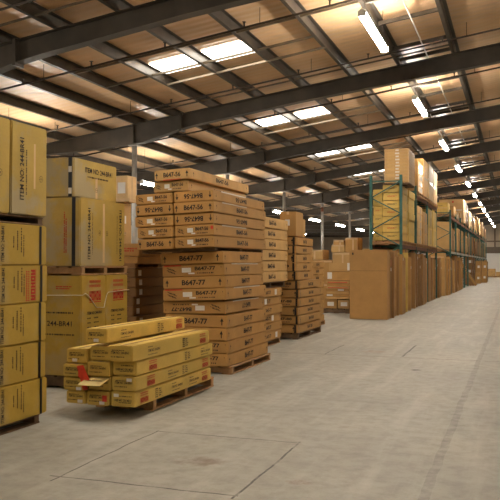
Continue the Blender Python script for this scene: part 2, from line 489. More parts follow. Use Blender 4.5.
# purlins ------------------------------------------------------------
PX = [(-1.35, 'beside the open ladder bracing near the ridge'), (-2.60, 'just beside the row of aisle lights'), (-3.77, 'first to the left of the aisle lights'), (-5.02, 'along the right edge of the roof lights'), (-6.23, 'between the two rows of roof lights'),
      (-7.43, 'along the left edge of the roof lights'), (-8.54, 'next to the rafter splice plates'), (-9.60, 'over the round columns'), (-10.75, 'first beyond the round columns'), (-11.9, 'beside the roof valley'),
      (-.10, 'next to the ridge'), (2.6, 'first beyond the ridge'), (4.2, 'second beyond the ridge'), (5.8, 'third beyond the ridge'), (7.4, 'fourth beyond the ridge'), (9.0, 'fifth beyond the ridge'),
      (-13.4, 'first beyond the valley'), (-14.8, 'second beyond the valley'), (-16.4, 'third beyond the valley'), (-18.2, 'fourth beyond the valley'), (-20.2, 'fifth beyond the valley'), (-22.4, 'sixth beyond the valley'), (-25, 'seventh beyond the valley')]
for x, w in PX:
    z = top_z(x); sl = .14 if x > VAL and x < RIDGE else 0
    p = empty('roof_purlin', (x, 0, z), 'dark steel Z-section roof purlin ' + w, 'purlin', 'roof purlins')
    a, b = YB + .1, YF - .15
    h = PH - .002
    MB().box((-.004, a, .008), (.004, b, h-.012)).obj('web', 'purlin', p)
    MB().box((-.075, a, 0.002), (.004, b, .010)).obj('bottom_flange', 'purlin', p)
    MB().box((-.004, a, h-.012), (.075, b, h-.004)).obj('top_flange', 'purlin', p)

# roof lights ----------------------------------------------------------
for i in range(-1, NB-1):
    y = B0 + BAY*i + 3.22
    for k, (xa, xb) in enumerate(((-7.36, -6.30), (-6.16, -5.09))):
        m = MB(); m.prism([(xa, deck_z(xa)-.03), (xb, deck_z(xb)-.03), (xb, deck_z(xb)-.015), (xa, deck_z(xa)-.015)], 'y', y, y+.82)
        o = m.obj('skylight', 'sky')
        bayn = ['overhead behind the first rafter', 'in the first bay, brightest of all', 'in the second bay down the building', 'in the third bay', 'in the fourth bay'] + [ORD[q] + ' bay down the building' for q in range(4, 14)]
        tag(o, 'bright daylit roof panel %s, %s purlin side' % (bayn[i+1], ('lower', 'upper')[k]), 'skylight', 'translucent roof lights')

# sprinkler pipes and bridging ----------------------------------------
def roof_line(name, mat, y, x0, x1, r, dz, label, cat, group, heads=0, square=False):
    o = empty(name, (0, y, 0), label, cat, group)
    xs = [x0] + [x for x in (VAL, RIDGE) if x0 < x < x1] + [x1]
    pts = [(x, 0, top_z(x)+dz) for x in xs]
    m = MB()
    if square:
        for p, q in zip(pts, pts[1:]): m.bar(p, q, r*2, r*2)
        m.obj('bar', mat, o)
    else:
        m.tube(pts, r, 8).obj('pipe', mat, o, smooth=True)
    for hx in (-15.6, -9.0, -4.4, -1.0, 3.4):
        if not square and x0 < hx < x1:
            z = top_z(hx)+dz; MB().tube([(hx, 0, z+r*.5), (hx, 0, deck_z(hx)-.002)], .006, 5).obj('hanger_rod', mat, o)
    k = x0 + .9
    while heads and k < x1 - .2:
        z = top_z(k)+dz
        MB().box((k-.012, -.012, z+r*.6), (k+.012, .012, z+.10)).box((k-.03, -.03, z+.10), (k+.03, .03, z+.108)).obj('sprinkler_head', mat, o)
        k += 1.6
    return o
for i in range(-1, NB-1):
    y = B0 + BAY*i; n = i+1
    b = ['above the camera', 'in the first bay', 'in the second bay', 'in the third bay', 'in the fourth bay', 'in the fifth bay', 'in the sixth bay', 'in the seventh bay', 'in the eighth bay', 'in the ninth bay', 'in the tenth bay', 'in the eleventh bay'][n]
    near = i < 6
    roof_line('sprinkler_pipe', 'pipe', y+1.80, -20, 8, .022, -.09, 'dark sprinkler pipe crossing under the purlins %s, nearer to the camera' % b, 'pipe', 'sprinkler pipes', heads=near)
    roof_line('sprinkler_pipe', 'pipe', y+5.45, -20, 8, .020, -.09, 'dark sprinkler pipe crossing under the purlins %s, farther from the camera' % b, 'pipe', 'sprinkler pipes', heads=near)
    if near:
        roof_line('bridging_bar', 'bar', y+2.25, -8.54, -2.62, .020, .03, 'thin steel bridging bar between purlins %s, beside the sprinkler pipe' % b, 'brace', 'purlin bridging bars', square=True)
        roof_line('bridging_bar', 'bar', y+3.50, -8.54, -3.77, .022, .03, 'thin steel bridging bar %s, passing in front of the roof lights' % b, 'brace', 'purlin bridging bars', square=True)
        roof_line('bridging_bar', 'bar', y+4.25, -7.43, -3.77, .020, .0, 'thin steel bridging bar %s, passing behind the roof lights' % b, 'brace', 'purlin bridging bars', square=True)
        roof_line('bridging_bar', 'bar', y+6.2, -8.54, -1.35, .016, .03, 'thin steel bridging bar %s, next to the far rafter' % b, 'brace', 'purlin bridging bars', square=True)
    if i < 8:
        for q, dy in enumerate((2.4, 3.75, 5.62, 6.6)):
            roof_line('ladder_brace', 'steel', y+dy, -2.58, -1.36, .035, .05, 'short dark cross brace near the ridge %s, %s of four' % (b, ['first', 'second', 'third', 'last'][q]), 'brace', 'short ridge braces', square=True)
co = tag(MB().tube([(-1.95, YB+1, top_z(-1.95)+.02), (-1.95, YF-1, top_z(-1.95)+.02)], .016, 8).obj('electrical_conduit', 'whitesteel', smooth=True), 'thin pale conduit running lengthwise beside the aisle lights', 'conduit')

# strip lights ----------------------------------------------------------
_L = {}
def strip_light(x, y, z, label, mat='tube', hang=None, detail=True):
    r = empty('strip_light', (x, y, z), label, 'ceiling light', 'fluorescent strip lights')
    if 'h' not in _L or mat not in _L:
        _L['h'] = MB().prism([(-.03, .046), (.03, .046), (.024, .085), (-.024, .085)], 'y', -1.16, 1.16).mesh('housing', 'white')
        _L[mat] = MB().prism([(-.045, -.045), (.045, -.045), (.07, -.015), (.07, .02), (.035, .045), (-.035, .045), (-.07, .02), (-.07, -.015)], 'y', -1.14, 1.14).mesh('lens', mat)
    elif mat not in _L: pass
    new_obj('housing', _L['h'], r)
    new_obj('lens', _L[mat], r)
    if True:
        hz = (hang or top_z(x)+PH) - z
        MB().tube([(0, -.95, .085), (0, -.95, hz)], .004, 5).obj('hanger_wire', 'pipe', r)
        MB().tube([(0, .95, .085), (0, .95, hz)], .004, 5).obj('hanger_wire', 'pipe', r)
        if not detail: return r
        MB().box((-.07, -1.152, -.042), (.07, -1.141, .06)).obj('end_cap', 'white', r)
        MB().box((-.07, 1.141, -.042), (.07, 1.152, .06)).obj('end_cap', 'white', r)
    return r
AL = ['behind the camera', 'overhead behind the camera', 'nearest and largest of the aisle row', 'second of the aisle row'] + [ORD[q] + ' of the aisle row' for q in range(2, 12)]
for i in range(-2, 12):
    strip_light(-2.45, 13.75 + BAY*i, 5.70, 'lit white strip light ' + AL[i+2], detail=i < 7)
for i in range(-2, 11):
    strip_light(-11.3, 15.9 + BAY*i, 4.07, 'lit white strip light beyond the columns, %s row bay' % (ORD[i+2] if i > -2 else 'first'), mat='tube_row', hang=top_z(-11.3)+PH-.02, detail=i < 5)
for i in range(1, 10):
    strip_light(-20.5, 12 + BAY*i, 4.5, 'lit white strip light in the far side bay, %s along' % ORD[i], detail=False)
for i in range(2, 10, 2):
    strip_light(-27.5, 12 + BAY*i, 4.5, 'lit white strip light by the far side wall, %s along' % ORD[i], detail=False)
for i in range(-2, 6):
    strip_light(4.6, 13.75 + BAY*i, 5.6, 'lit white strip light of the next aisle, %s along' % (ORD[i+3] if i > -3 else 'first'), mat='tube_side', detail=False)
for i in range(-3, 1):
    strip_light(10.5, 13.75 + BAY*i, 4.75, 'lit white strip light by the side wall, %s along' % (ORD[i+3] if i > -3 else 'first'), mat='tube_side', detail=False)

# ------------------------------------------------------------------ cartons of the B647 kind
def flip(k):
    k.v = [(-a, -b) for a, b in k.v]; return k
def b647(o, code, style, up=True, wf=None, aisle=True):
    """style 'big': code between two arrows; 'lab': maker's mark, white sticker, code"""
    W, D, H = dims(o); s = 1 if up else -1; th = H * .46
    if style == 'big':
        def bld():
            k = Ink().text(code, 0, 0, th, W*(.38 if W > .7 else .48), bold=.03).arrow(-W*.43, -H*.04, H*.6).arrow(W*.42, 0, H*.6)
            return k if up else flip(k)
        ink(o, 'printed_code', ('b', code, round(W, 2), round(H, 2), up), bld, 'print', 'front', W, D, 0, H/2)
    else:
        def bld():
            rg = random.Random(3)
            k = Ink().text(code, W*.20, H*.14, th*.72, W*.33, bold=.03).scribble(W*.20, -H*.24, W*.25, H*.16, 1, rg)
            for q in range(4): k.scribble(-W*.36 + W*.02*(q % 2), H*.16 - q*H*.11, W*.13, H*.11, 1, rg, rot=-18)
            k.arrow(W*.455, H*.2, H*.16)
            return k if up else flip(k)
        ink(o, 'printed_code', ('l', code, round(W, 2), round(H, 2), up), bld, 'print', 'front', W, D, 0, H/2)
        sticker(o, 'front', -s*W*.10, H/2 + s*H*.03, W*.15, H*.40); sticker(o, 'front', -s*W*.02, H/2 - s*H*.26, W*.10, H*.12, .004)
    if aisle:
        def bld2():
            k = Ink().text(code, 0, 0, H*.44, D*.21, bold=.03).arrow(-D*.45, 0, H*.42).arrow(D*.45, 0, H*.42)
            return k if up else flip(k)
        ink(o, 'side_print', ('s', code, round(D, 2), round(H, 2), up), bld2, 'print', 'aisle', W, D, 0, H/2)

def jit(a=.006): return random.uniform(-a, a)

def tilt_y(o, deg, px, pz):
    """let a carton or pallet sag: turn it about the lengthwise line x=px, z=pz"""
    a = R(deg); dx, dz = o.location.x - px, o.location.z - pz
    o.location.x = px + dx*math.cos(a) + dz*math.sin(a); o.location.z = pz - dx*math.sin(a) + dz*math.cos(a)
    o.rotation_euler[0 if abs(o.rotation_euler[2]) > 1 else 1] = a
# stack D: eight or nine flat cartons on a pallet, and the wider stack over it
pallet(-4.62, -3.63, 9.60, 11.28, 0, .105, 'wooden pallet under the lower B647-77 stack')
DZ = [.108, .282, .454, .626, .798, .968, 1.136, 1.302, 1.468, 1.634]
DT = [0, 0, 0, 0, -1.0, -2.0, -2.0, -2.0, -2.0]; DG = [0, 0, 0, 0, .018, .036, .036, .036, .036]
DS = ['lab', 'lab', 'big', 'big', 'lab', 'lab', 'big', 'lab', 'big']
DU = [True, True, True, True, False, True, True, True, True]
for i in range(9):
    k = 8 - i; sh = (i / 8.) * -.05
    if i == 4: sh -= .03
    o = carton(-4.59 + sh, -3.655 + sh + jit(.008), 9.54 + jit(.02), 11.22 + jit(.02), DZ[i], DZ[i+1], 'brown',
               'brown B647-77 carton, ' + nth(k, 9, 'the pallet stack behind the long yellow cartons'), 'flat B647-77 cartons', rz=jit(.9))
    if DT[i]: o.location.z += DG[i]; tilt_y(o, DT[i], -3.67, DZ[4] + DG[i])
    b647(o, 'B647-77', DS[i], DU[i])
    if i in (7, 5, 4): tape(o, 'aisle', 0, o['_h']-.006, 1.1, .014, 'film', .0025, 'film_edge')
    if i in (7, 5): tape(o, 'front', -.30, o['_h']-.012, .26, .016, 'redtape', .0035, 'red_tape')
tilt_y(pallet(-4.90, -3.80, 9.47, 11.5, 1.674, .045, 'thin dark pallet between the lower and upper B647 stacks', 'oldwood'), -2.0, -3.67, DZ[4] + .036)
UZ = [1.72, 1.877, 2.033, 2.19, 2.345, 2.495]
US = [('lab', 1), ('lab', 1), ('big', 0), ('big', 1), ('big', 0)]
UL = [('big', 1), ('lab', 1), ('lab', 1), ('big', 0), ('lab', 1)]
for i in range(5):
    s, u = US[i]
    o = carton(-4.355, -3.775 + jit(.012), 9.38 + jit(.02), 11.62 + jit(.02), UZ[i], UZ[i+1], 'brown',
               'brown B647-56 carton nearer the aisle, ' + nth(4-i, 5, 'the upper stack'), 'flat B647-56 cartons', rz=jit(.3)); tilt_y(o, -2.0, -3.67, .80); b647(o, 'B647-56', s, bool(u))
    if i in (4, 3, 1): tape(o, 'aisle', -.3, o['_h']-.006, 1.0, .014, 'film', .0025, 'film_edge')
    if i == 1: tape(o, 'front', .26, o['_h']*.7, .035, .045, 'redtape', .004, 'red_tape')
    s, u = UL[i]
    o = carton(-4.935 + jit(.012) + (.03 if i < 2 else 0), -4.365, 9.36 + jit(.02), 11.5 + jit(.02), UZ[i], UZ[i+1]-.006, 'brown',
               'brown B647-56 carton farther from the aisle, ' + nth(4-i, 5, 'the upper stack'), 'flat B647-56 cartons', rz=jit(.3)); tilt_y(o, -2.0, -3.67, .80); b647(o, 'B647-56', s, bool(u), aisle=False)
o = carton(-4.66, -4.13, 9.40, 11.72, 2.50, 2.647, 'tan', 'brown B647-56 carton with white sticker, second layer from the top of the tall stack', 'flat B647-56 cartons', rz=-.3); tilt_y(o, -2.0, -3.67, .80); b647(o, 'B647-56', 'lab')
o = carton(-4.70, -4.16, 9.37, 11.78, 2.65, 2.80, 'tan', 'brown B647-56 carton lying highest on the tall stack behind the yellow cartons', 'flat B647-56 cartons', rz=.2); tilt_y(o, -2.6, -4.0, 2.655); b647(o, 'B647-56', 'big')
tape(o, 'front', .0, .004, .26, .012, 'redtape', .0035, 'red_tape')

# stack E behind it
def layered(x0, x1, y0, y1, zs, mat, what, group, code, styles=None, jx=.012, straps=None, seed=1, aisle=True, stick=None, vgap=.005):
    n = len(zs) - 1; rg = random.Random(seed); out = []
    for i in range(n):
        o = carton(x0 + rg.uniform(-jx, jx), x1 + rg.uniform(-jx, jx), y0 + rg.uniform(-.025, .025), y1 + rg.uniform(-.03, .03), zs[i], zs[i+1], mat,
                   'brown flat carton, ' + nth(n-1-i, n, what), group, rz=rg.uniform(-.7, .7), vgap=vgap)
        b647(o, code, (styles or ['big', 'lab'])[i % len(styles or 'xx')], True, aisle=aisle)
        if straps:
            for fy in straps:
                W, D, H = dims(o)
                ink(o, 'strap', ('ss', round(H, 2)), lambda: Ink().rect(-.009, 0, .009, H), 'strap', 'aisle', W, D, -D/2+fy, 0, .004)
                ink(o, 'strap', ('sf', round(H, 2)), lambda: Ink().rect(-.02, 0, .02, H), 'strap', 'front', W, D, W/2-.05, 0, .004)
        if stick and i in stick: sticker(o, 'aisle', stick[i], o['_h']*.5, .13, .10)
        out.append(o)
    return out
def steps(a, b, n): return [a + (b-a)*i/n for i in range(n+1)]
pallet(-5.3, -4.26, 12.25, 13.85, 0, .10, 'wooden pallet under the second aisle stack, behind the lower B647-77 stack')
layered(-5.3, -4.24, 12.2, 13.88, steps(.103, 1.05, 6), 'brown', 'the lower part of the second aisle stack', 'cartons of the second aisle stack', 'B647-77', seed=2, stick={0: .5, 2: .3, 4: -.1, 5: .45})
pallet(-5.3, -4.25, 12.3, 14.1, 1.055, .10, 'pallet halfway up the second aisle stack', 'oldwood')
layered(-5.35, -4.20, 12.15, 14.15, steps(1.16, 2.33, 6), 'tan', 'the upper part of the second aisle stack', 'cartons of the second aisle stack', 'B647-66', seed=3)

# stack F with black straps and the upright box
pallet(-5.15, -4.08, 14.45, 16.3, 0, .125, 'dark pallet under the black-strapped carton stack', 'oldwood')
layered(-5.15, -4.05, 14.40, 16.22, steps(.128, 1.17, 6), 'brown', 'the lower half of the black-strapped stack', 'cartons of the black-strapped stack', 'B647-88', seed=4, straps=[.06], vgap=.016)
layered(-5.15, -4.09, 14.36, 15.72, steps(1.175, 2.03, 5), 'brown', 'the upper half of the black-strapped stack', 'cartons of the black-strapped stack', 'B647-88', seed=5, straps=[.06], vgap=.014)
o = carton(-4.46, -4.12, 14.42, 15.0, 2.035, 2.53, 'brown', 'single upright brown box with a white sticker standing on the black-strapped stack', rz=1)
sticker(o, 'front', -.01, .27, .10, .12); tape(o, 'front', 0, .46, .05, .06); top_tape(o)
o = carton(-4.45, -4.19, 15.05, 15.40, 2.035, 2.42, 'tan', 'small tan box behind the upright box on the black-strapped stack', rz=-2); top_tape(o)

# stack G
pallet(-5.55, -4.5, 17.05, 18.4, 0, .10, 'pallet under the low stack between the strapped stack and the open bay')
layered(-5.5, -4.5, 17.0, 18.3, steps(.103, 1.56, 9), 'brown', 'the stack behind the black-strapped stack', 'cartons of the stack behind the strapped one', 'B647-88', seed=6, straps=[.08], vgap=.014)

# ------------------------------------------------------------------ stack A: large yellow cartons
def fine(o, face, u, v, w, h, rows, rot=0, seed=1, mat='print', name='printed_text'):
    ink(o, name, ('fine', w, h, rows, rot, seed, mat), lambda: Ink().scribble(0, 0, w, h, rows, random.Random(seed), rot), mat, face, o['_w'], o['_d'], u, v)
pallet(-5.25, -4.24, 4.62, 6.1, 0, .085, 'low dark pallet under the large yellow cartons', 'oldwood')
AZ = [.088, .425, .772, 1.133, 1.482, 1.85]
for i in range(5):
    o = carton(-5.35, -4.20 + jit(.006), 4.60, 6.155 + (0.02 if i in (3, 0) else 0), AZ[i], AZ[i+1], 'yellow', 'large yellow carton with a black strap, ' + nth(4-i, 5, 'the strapped stack'), 'large yellow cartons', rz=jit(.25))
    W, D, H = dims(o); H_ = H
    def side():
        k = Ink().text('ITEM NO: 244-BR41', -.28, 0, .045, H_*.86, rot=90, bold=.02)
        for q, l in enumerate((.10, .16, .22)): k.scribble(-.13+q*.055, .02 + .01*q, l, .022, 1, random.Random(q), rot=90)
        k.scribble(.015, -.01, H_*.55, .02, 1, random.Random(9), rot=90)
        return k
    ink(o, 'printed_text', ('Aside', round(H, 2)), side, 'print', 'aisle', W, D, 0.40, H/2)
    ink(o, 'strap', ('As', round(H, 2)), lambda: Ink().rect(-.018, 0, .018, H_), 'strap', 'aisle', W, D, D/2-.105, 0, .004)
    if i == 3:
        ink(o, 'red_logo', 'Alogo', lambda: Ink().logo(0, 0, .29, .15, random.Random(1), rot=90), 'redprint', 'aisle', W, D, .52, H/2-.01)
    if i in (3, 4): sticker(o, 'aisle', -.02 if i == 4 else -.12, H*(.62 if i == 4 else .45), .035, .09)
# thin pallet and the two worn cartons on top
pallet(-5.2, -4.23, 4.7, 6.12, 1.853, .075, 'dark pallet between the large yellow cartons and the worn item cartons', 'oldwood')
for q, (a, b) in enumerate(((4.75, 5.592), (5.602, 6.145))):
    o = carton(-5.2, -4.20, a, b, 1.932, 2.765 - (0 if q else .0), 'yellow_worn', ('worn yellow item carton on the large yellow cartons, cut by the picture edge', 'worn yellow carton printed ITEM NO: 244-BR41 upright, on the large yellow cartons')[q], 'worn item cartons', rz=0)
    W, D, H = dims(o)
    if q:
        ink(o, 'printed_text', 'Atop', lambda: Ink().text('ITEM NO: 244-BR41', -.10, 0, .062, .56, rot=90, bold=.02).scribble(-.035, -.02, .42, .026, 1, random.Random(8), rot=90), 'print', 'aisle', W, D, -.02, H*.5)
    for vv in (.42,):
        def eye():
            k = Ink()
            for a_ in range(10):
                t = 2*math.pi*a_/10; t2 = t + .35
                k.poly([(.02*math.cos(t), .024*math.sin(t)), (.02*math.cos(t2), .024*math.sin(t2)), (.028*math.cos(t2), .032*math.sin(t2)), (.028*math.cos(t), .032*math.sin(t))])
            return k.scribble(0, 0, .02, .02, 2, random.Random(2))
        ink(o, 'printed_mark', 'eye', eye, 'print', 'aisle', W, D, .17 if q else .28, H*vv)
    tape(o, 'aisle', .07 if q else .1, H*.55, .028, H*.5, 'tape', .0022)

# ------------------------------------------------------------------ stack B
pallet(-6.1, -4.9, 7.85, 8.95, 0, .15, 'dark pallet on the floor under the two tall yellow cartons', 'oldwood')
for q, (a, b) in enumerate(((7.80, 8.36), (8.365, 8.93))):
    o = carton(-6.0, -4.85, a, b, .155, 1.352, 'yellow', ('tall yellow carton with red logo and tied string, nearer the camera of the pair', 'tall yellow carton with red logo, farther of the pair below the item cartons')[q], 'tall yellow cartons with red logos', cat='carton')
    W, D, H = dims(o)
    ink(o, 'red_logo', 'Blogo', lambda: Ink().logo(0, 0, .27, .27, random.Random(1)), 'redprint', 'aisle', W, D, .03, 1.0)
    def tx():
        k = Ink().text('ITEM NO: 244-BR41', 0, .12, .038, .34, bold=.02)
        for r_ in range(5): k.scribble(-.13, .06 - r_*.055, .08, .025, 1, random.Random(r_)).scribble(.03, .06 - r_*.055, .10, .025, 1, random.Random(r_+9))
        return k
    ink(o, 'printed_text', 'Btext', tx, 'print', 'aisle', W, D, .02, .62)
    if q == 0:
        ink(o, 'printed_code', 'Bfront', lambda: Ink().text('244-BR41', 0, 0, .06, .34, bold=.01).scribble(0, .13, .36, .03, 1, random.Random(4)).scribble(0, -.13, .40, .03, 1, random.Random(5)), 'print', 'front', W, D, .27, .62)
        fine(o, 'front', .33, 1.05, .22, .05, 2, 0, 6, 'redprint', 'red_print')
# string tied round the pair
st = tag(MB().tube([(-6.0, 7.79, 1.10), (-4.83, 7.79, 1.12), (-4.835, 7.86, 1.14), (-4.838, 7.95, 1.10), (-4.84, 8.12, .96), (-4.84, 8.30, .95), (-4.84, 8.36, 1.10), (-4.84, 8.40, 1.135), (-4.84, 8.94, 1.15)], .005, 5).obj('tied_string', 'string', smooth=True),
         'white string tied round the two tall yellow cartons, sagging in a V', 'string')
pallet(-6.05, -4.87, 7.82, 8.95, 1.356, .10, 'wooden pallet carrying the worn item cartons on the tall yellow pair', 'wood')
MB_ = carton(-6.0, -4.88, 7.80, 8.90, 1.46, 2.285, 'yellow_worn', 'worn yellow carton with two upright ITEM NO: 244-BR41 prints, under the topmost carton', 'worn item cartons', rz=.6)
W, D, H = dims(MB_)
ink(MB_, 'printed_text', 'Bm', lambda: Ink().text('ITEM NO: 244-BR41', -.35, 0, .06, .62, rot=90, bold=.02).scribble(-.27, 0, .5, .02, 1, random.Random(3), rot=90)
    .text('ITEM NO: 244-BR41', .43, 0, .06, .66, rot=-90, bold=.02).scribble(.34, 0, .5, .02, 1, random.Random(4), rot=-90), 'print', 'aisle', W, D, 0, H*.48)
for u_ in (-.10, .08): ink(MB_, 'printed_mark', 'eye', None, 'print', 'aisle', W, D, u_, H*.5)
tape(MB_, 'aisle', 0, H/2, .05, H*.9, 'tape', .002)
fine(MB_, 'front', .35, H*.5, .5, .05, 2, 90, 8, 'redprint', 'red_print')
tape(MB_, 'front', W/2-.09, H/2, .05, H, 'strap', .004, 'strap')
MT = carton(-6.02, -4.98, 7.82, 8.86, 2.29, 2.765, 'yellow_worn', 'topmost worn yellow carton, printed ITEM NO: 244-BR41 across its top', 'worn item cartons', rz=.3)
W, D, H = dims(MT)
ink(MT, 'printed_text', 'Bt', lambda: Ink().text('ITEM NO: 244-BR41', 0, 0, .065, .66, bold=.02).scribble(-.02, -.08, .5, .03, 1, random.Random(3)), 'print', 'aisle', W, D, .06, H*.74)
ink(MT, 'printed_mark', 'eye', None, 'print', 'aisle', W, D, 0, H*.25)
tape(MT, 'aisle', 0, H*.3, .05, H*.55, 'tape', .002); tape(MT, 'front', W/2-.05, H/2, .05, H, 'strap', .004, 'strap')
for vv in (.15, .7): tape(MT, 'front', W/2-.05, H*vv, .045, .07, 'film', .006, 'film_patch')

# ------------------------------------------------------------------ stack C: long yellow cartons on a pallet
pallet(-4.16, -3.50, 6.98, 8.62, 0, .12, 'wooden pallet under the long yellow cartons', 'wood')
def long_carton(x0, x1, y0, z0, z1, label, marks, logo_at=None, lab=None, flip_end=False):
    o = carton(x0, x1, y0, y0+(1.82 if z1 > .8 else 1.90), z0, z1, 'yellow_box', label, 'long yellow cartons', rz=jit(.5), gap=.012)
    W, D, H = dims(o); W_, H_ = W, H
    ink(o, 'printed_text', ('Cend', round(W, 2), round(H, 2), flip_end), lambda: (lambda k: flip(k) if flip_end else k)(Ink().text('ITEM NO: 244-BR41', 0, .01, H_*.17, W_*.72, bold=.02).scribble(-.02, H_*.22, W_*.5, H_*.1, 1, random.Random(2)).scribble(-.03, -H_*.2, W_*.5, H_*.13, 1, random.Random(3))), 'print', 'front', W, D, 0, H*.5)
    if marks:
        for (kind, u) in marks:
            if kind == 'logo': ink(o, 'red_logo', ('Clogo', round(H, 2)), lambda: Ink().logo(0, 0, .17, H_*.72, random.Random(1)), 'redprint', 'aisle', W, D, u, H*.5)
            elif kind == 'item': ink(o, 'printed_text', ('Citem', round(H, 2)), lambda: Ink().text('ITEM NO: 244-BR41', 0, 0, H_*.18, .27, bold=.02).scribble(-.08, H_*.25, .10, H_*.1, 1, random.Random(4)).scribble(-.03, -H_*.26, .2, H_*.1, 1, random.Random(5)), 'print', 'aisle', W, D, u, H*.5)
            else: ink(o, 'printed_text', ('Cspec', round(H, 2)), lambda: Ink().scribble(-.04, 0, .05, H_*.7, 5, random.Random(6)).scribble(.04, 0, .06, H_*.6, 4, random.Random(7)), 'print', 'aisle', W, D, u, H*.5)
    if lab: sticker(o, 'front', lab[0], H*lab[1], .055, .03)
    top_tape(o, 'tape', .045)
    return o
C3 = [(.123, .272), (.275, .415), (.418, .557), (.56, .715)]
mk = [[('logo', -.75), ('spec', -.45), ('item', 0), ('item', .45), ('logo', .75)], [('logo', -.62), ('item', -.1), ('spec', .2), ('logo', .78)], [('logo', -.60), ('spec', .22), ('item', .72)], [('item', -.50), ('spec', .25), ('logo', .74)]]
for i, (a, b) in enumerate(C3):
    long_carton(-3.695 - (.01 if i == 3 else 0), -3.425, 6.46 + (.0, .0, .04, -.05)[i], a, b, 'long yellow carton on the aisle side, ' + nth(3-i, 4, 'four'), mk[i], lab=[(-.07, .75), (.06, .8), None, None][i], flip_end=i in (0, 2))
C2 = [(.123, .262), (.265, .40), (.403, .545), (.548, .69), (.715, .862)]
for i, (a, b) in enumerate(C2):
    o = long_carton(-3.96 + (-.02 if i == 4 else 0), -3.705 + (-.03 if i == 4 else 0), 6.45 + (0, .03, .0, .05, .02)[i], a if i < 4 else .72, b if i < 4 else .865,
                'long yellow carton of the middle column, ' + nth(4-i, 5, 'five'), mk[3] if i == 4 else None, lab=[(.05, .2), None, None, None, (.0, .2)][i])
    if i == 1:      # torn flap standing out of this end
        fl = MB(); fl.box((-.125, -.20, -.003), (.115, 0, .003)); f = fl.obj('open_flap', 'flap', o, (0.0, -o['_d']/2-.002, o['_h']-.008), (R(14), 0, 0)); f['label'] = 'pale open flap'
        t_ = Ink().text('ITEM NO: 244-BR41', 0, -.09, .025, .16, bold=.02).mesh('print'); new_obj('flap_print', t_, f, (0, 0, .005))
    if i == 0: tape(o, 'front', .08, .07, .05, .06, 'redtape', .005, 'red_tape')
C1 = [(.123, .253), (.256, .385), (.388, .515), (.518, .66)]
for i, (a, b) in enumerate(C1):
    o = long_carton(-4.215 + (.015 if i == 0 else 0), -3.97, 6.44 + (.03, 0, -.02, .04)[i], a, b, 'long yellow carton of the column away from the aisle, ' + nth(3-i, 4, 'four'), None, lab=[(.05, .2), (.06, .15), None, (-.02, .2)][i])
    if i == 2: tape(o, 'front', .085, .05, .05, .10, 'redtape', .006, 'red_tape')
rt = MB(); rt.poly = None
rt.prism([(-4.03, .50), (-3.96, .515), (-3.90, .40), (-3.88, .355), (-3.93, .33), (-3.90, .285), (-3.96, .27), (-3.985, .36)], 'y', 6.400, 6.404)
tag(rt.obj('red_film_strip', 'redtape'), 'crumpled strip of red film hanging over the ends of the long yellow cartons', 'film')

# ------------------------------------------------------------------ stack H, dark cartons between B and D, and what stands behind
pallet(-6.5, -5.42, 10.25, 12.0, 0, .11, 'dark pallet in the gap behind the long yellow cartons', 'oldwood')
HZ = [.112, .26, .41, .555, .70, .845, .99, 1.135, 1.28, 1.42]
for i in range(9):
    dx = (.0, .0, .03, .03, -.03, -.03, .02, .02, 0)[i]
    o = carton(-6.5, -5.42 + dx, 10.2, 11.95, HZ[i], HZ[i+1], 'dark', 'dark brown carton in the gap, ' + nth(8-i, 9, 'the stack with white stickers'), 'dark cartons in the gap', rz=jit(.4))
    sticker(o, 'aisle', -.72, o['_h']*.5, .10, .085); fine(o, 'front', .3, o['_h']*.5, .3, .05, 2, 0, 11)
pallet(-6.45, -5.45, 10.25, 11.9, 1.423, .07, 'pallet over the dark cartons in the gap', 'wood')
o = carton(-6.3, -5.40, 10.25, 11.2, 1.495, 1.60, 'brown', 'low brown carton under the red-printed one in the gap'); 
o = carton(-6.25, -5.42, 10.3, 11.15, 1.603, 1.80, 'brown', 'brown carton with faded red print above the dark cartons in the gap', rz=1.2)
fine(o, 'front', .2, .10, .34, .07, 2, 0, 12, 'redprint', 'red_print'); top_tape(o)
for i, (a, b) in enumerate(zip(steps(1.42, 2.06, 5), steps(1.42, 2.06, 5)[1:])):
    o = carton(-6.28 + (.03 if i % 2 else 0), -5.45, 12.3, 13.6, a, b, 'brown', 'flat brown carton beyond dark ones, ' + nth(4-i, 5, 'those by the tall stack'), 'flat cartons behind the gap', rz=jit(.5))
    b647(o, 'B647-56', 'big', aisle=False)
o = carton(-6.3, -5.45, 12.3, 13.6, 0, .70, 'dark', 'large dark carton on the floor behind the gap stack', 'large dark cartons behind the gap'); o = carton(-6.3, -5.45, 12.3, 13.6, .703, 1.417, 'dark', 'large dark carton second up behind the gap stack', 'large dark cartons behind the gap')
for k, (z0, z1) in enumerate(((0, .9), (.903, 1.83))):
    carton(-7.3, -6.32, 12.2, 13.2, z0, z1, 'dark', 'large brown carton, %s, under the tall light boxes behind the gap' % ('on the floor', 'second up')[k], 'large cartons behind the gap')
o = carton(-7.3, -6.72, 12.2, 12.5, 1.834, 2.60, 'tan', 'upright tan box with a small white sticker behind the worn item cartons', rz=2); sticker(o, 'aisle', -.1, .45, .06, .14); tape(o, 'front', .2, .2, .25, .04)
o = carton(-7.35, -6.60, 12.15, 12.48, 2.604, 3.08, 'pale', 'pale box with yellow tape highest behind the worn item cartons', rz=-3); tape(o, 'front', 0, .03, .85, .05); tape(o, 'aisle', 0, .03, .3, .05); sticker(o, 'front', .25, .25, .16, .2); tape(o, 'aisle', 0, .25, .05, .4)

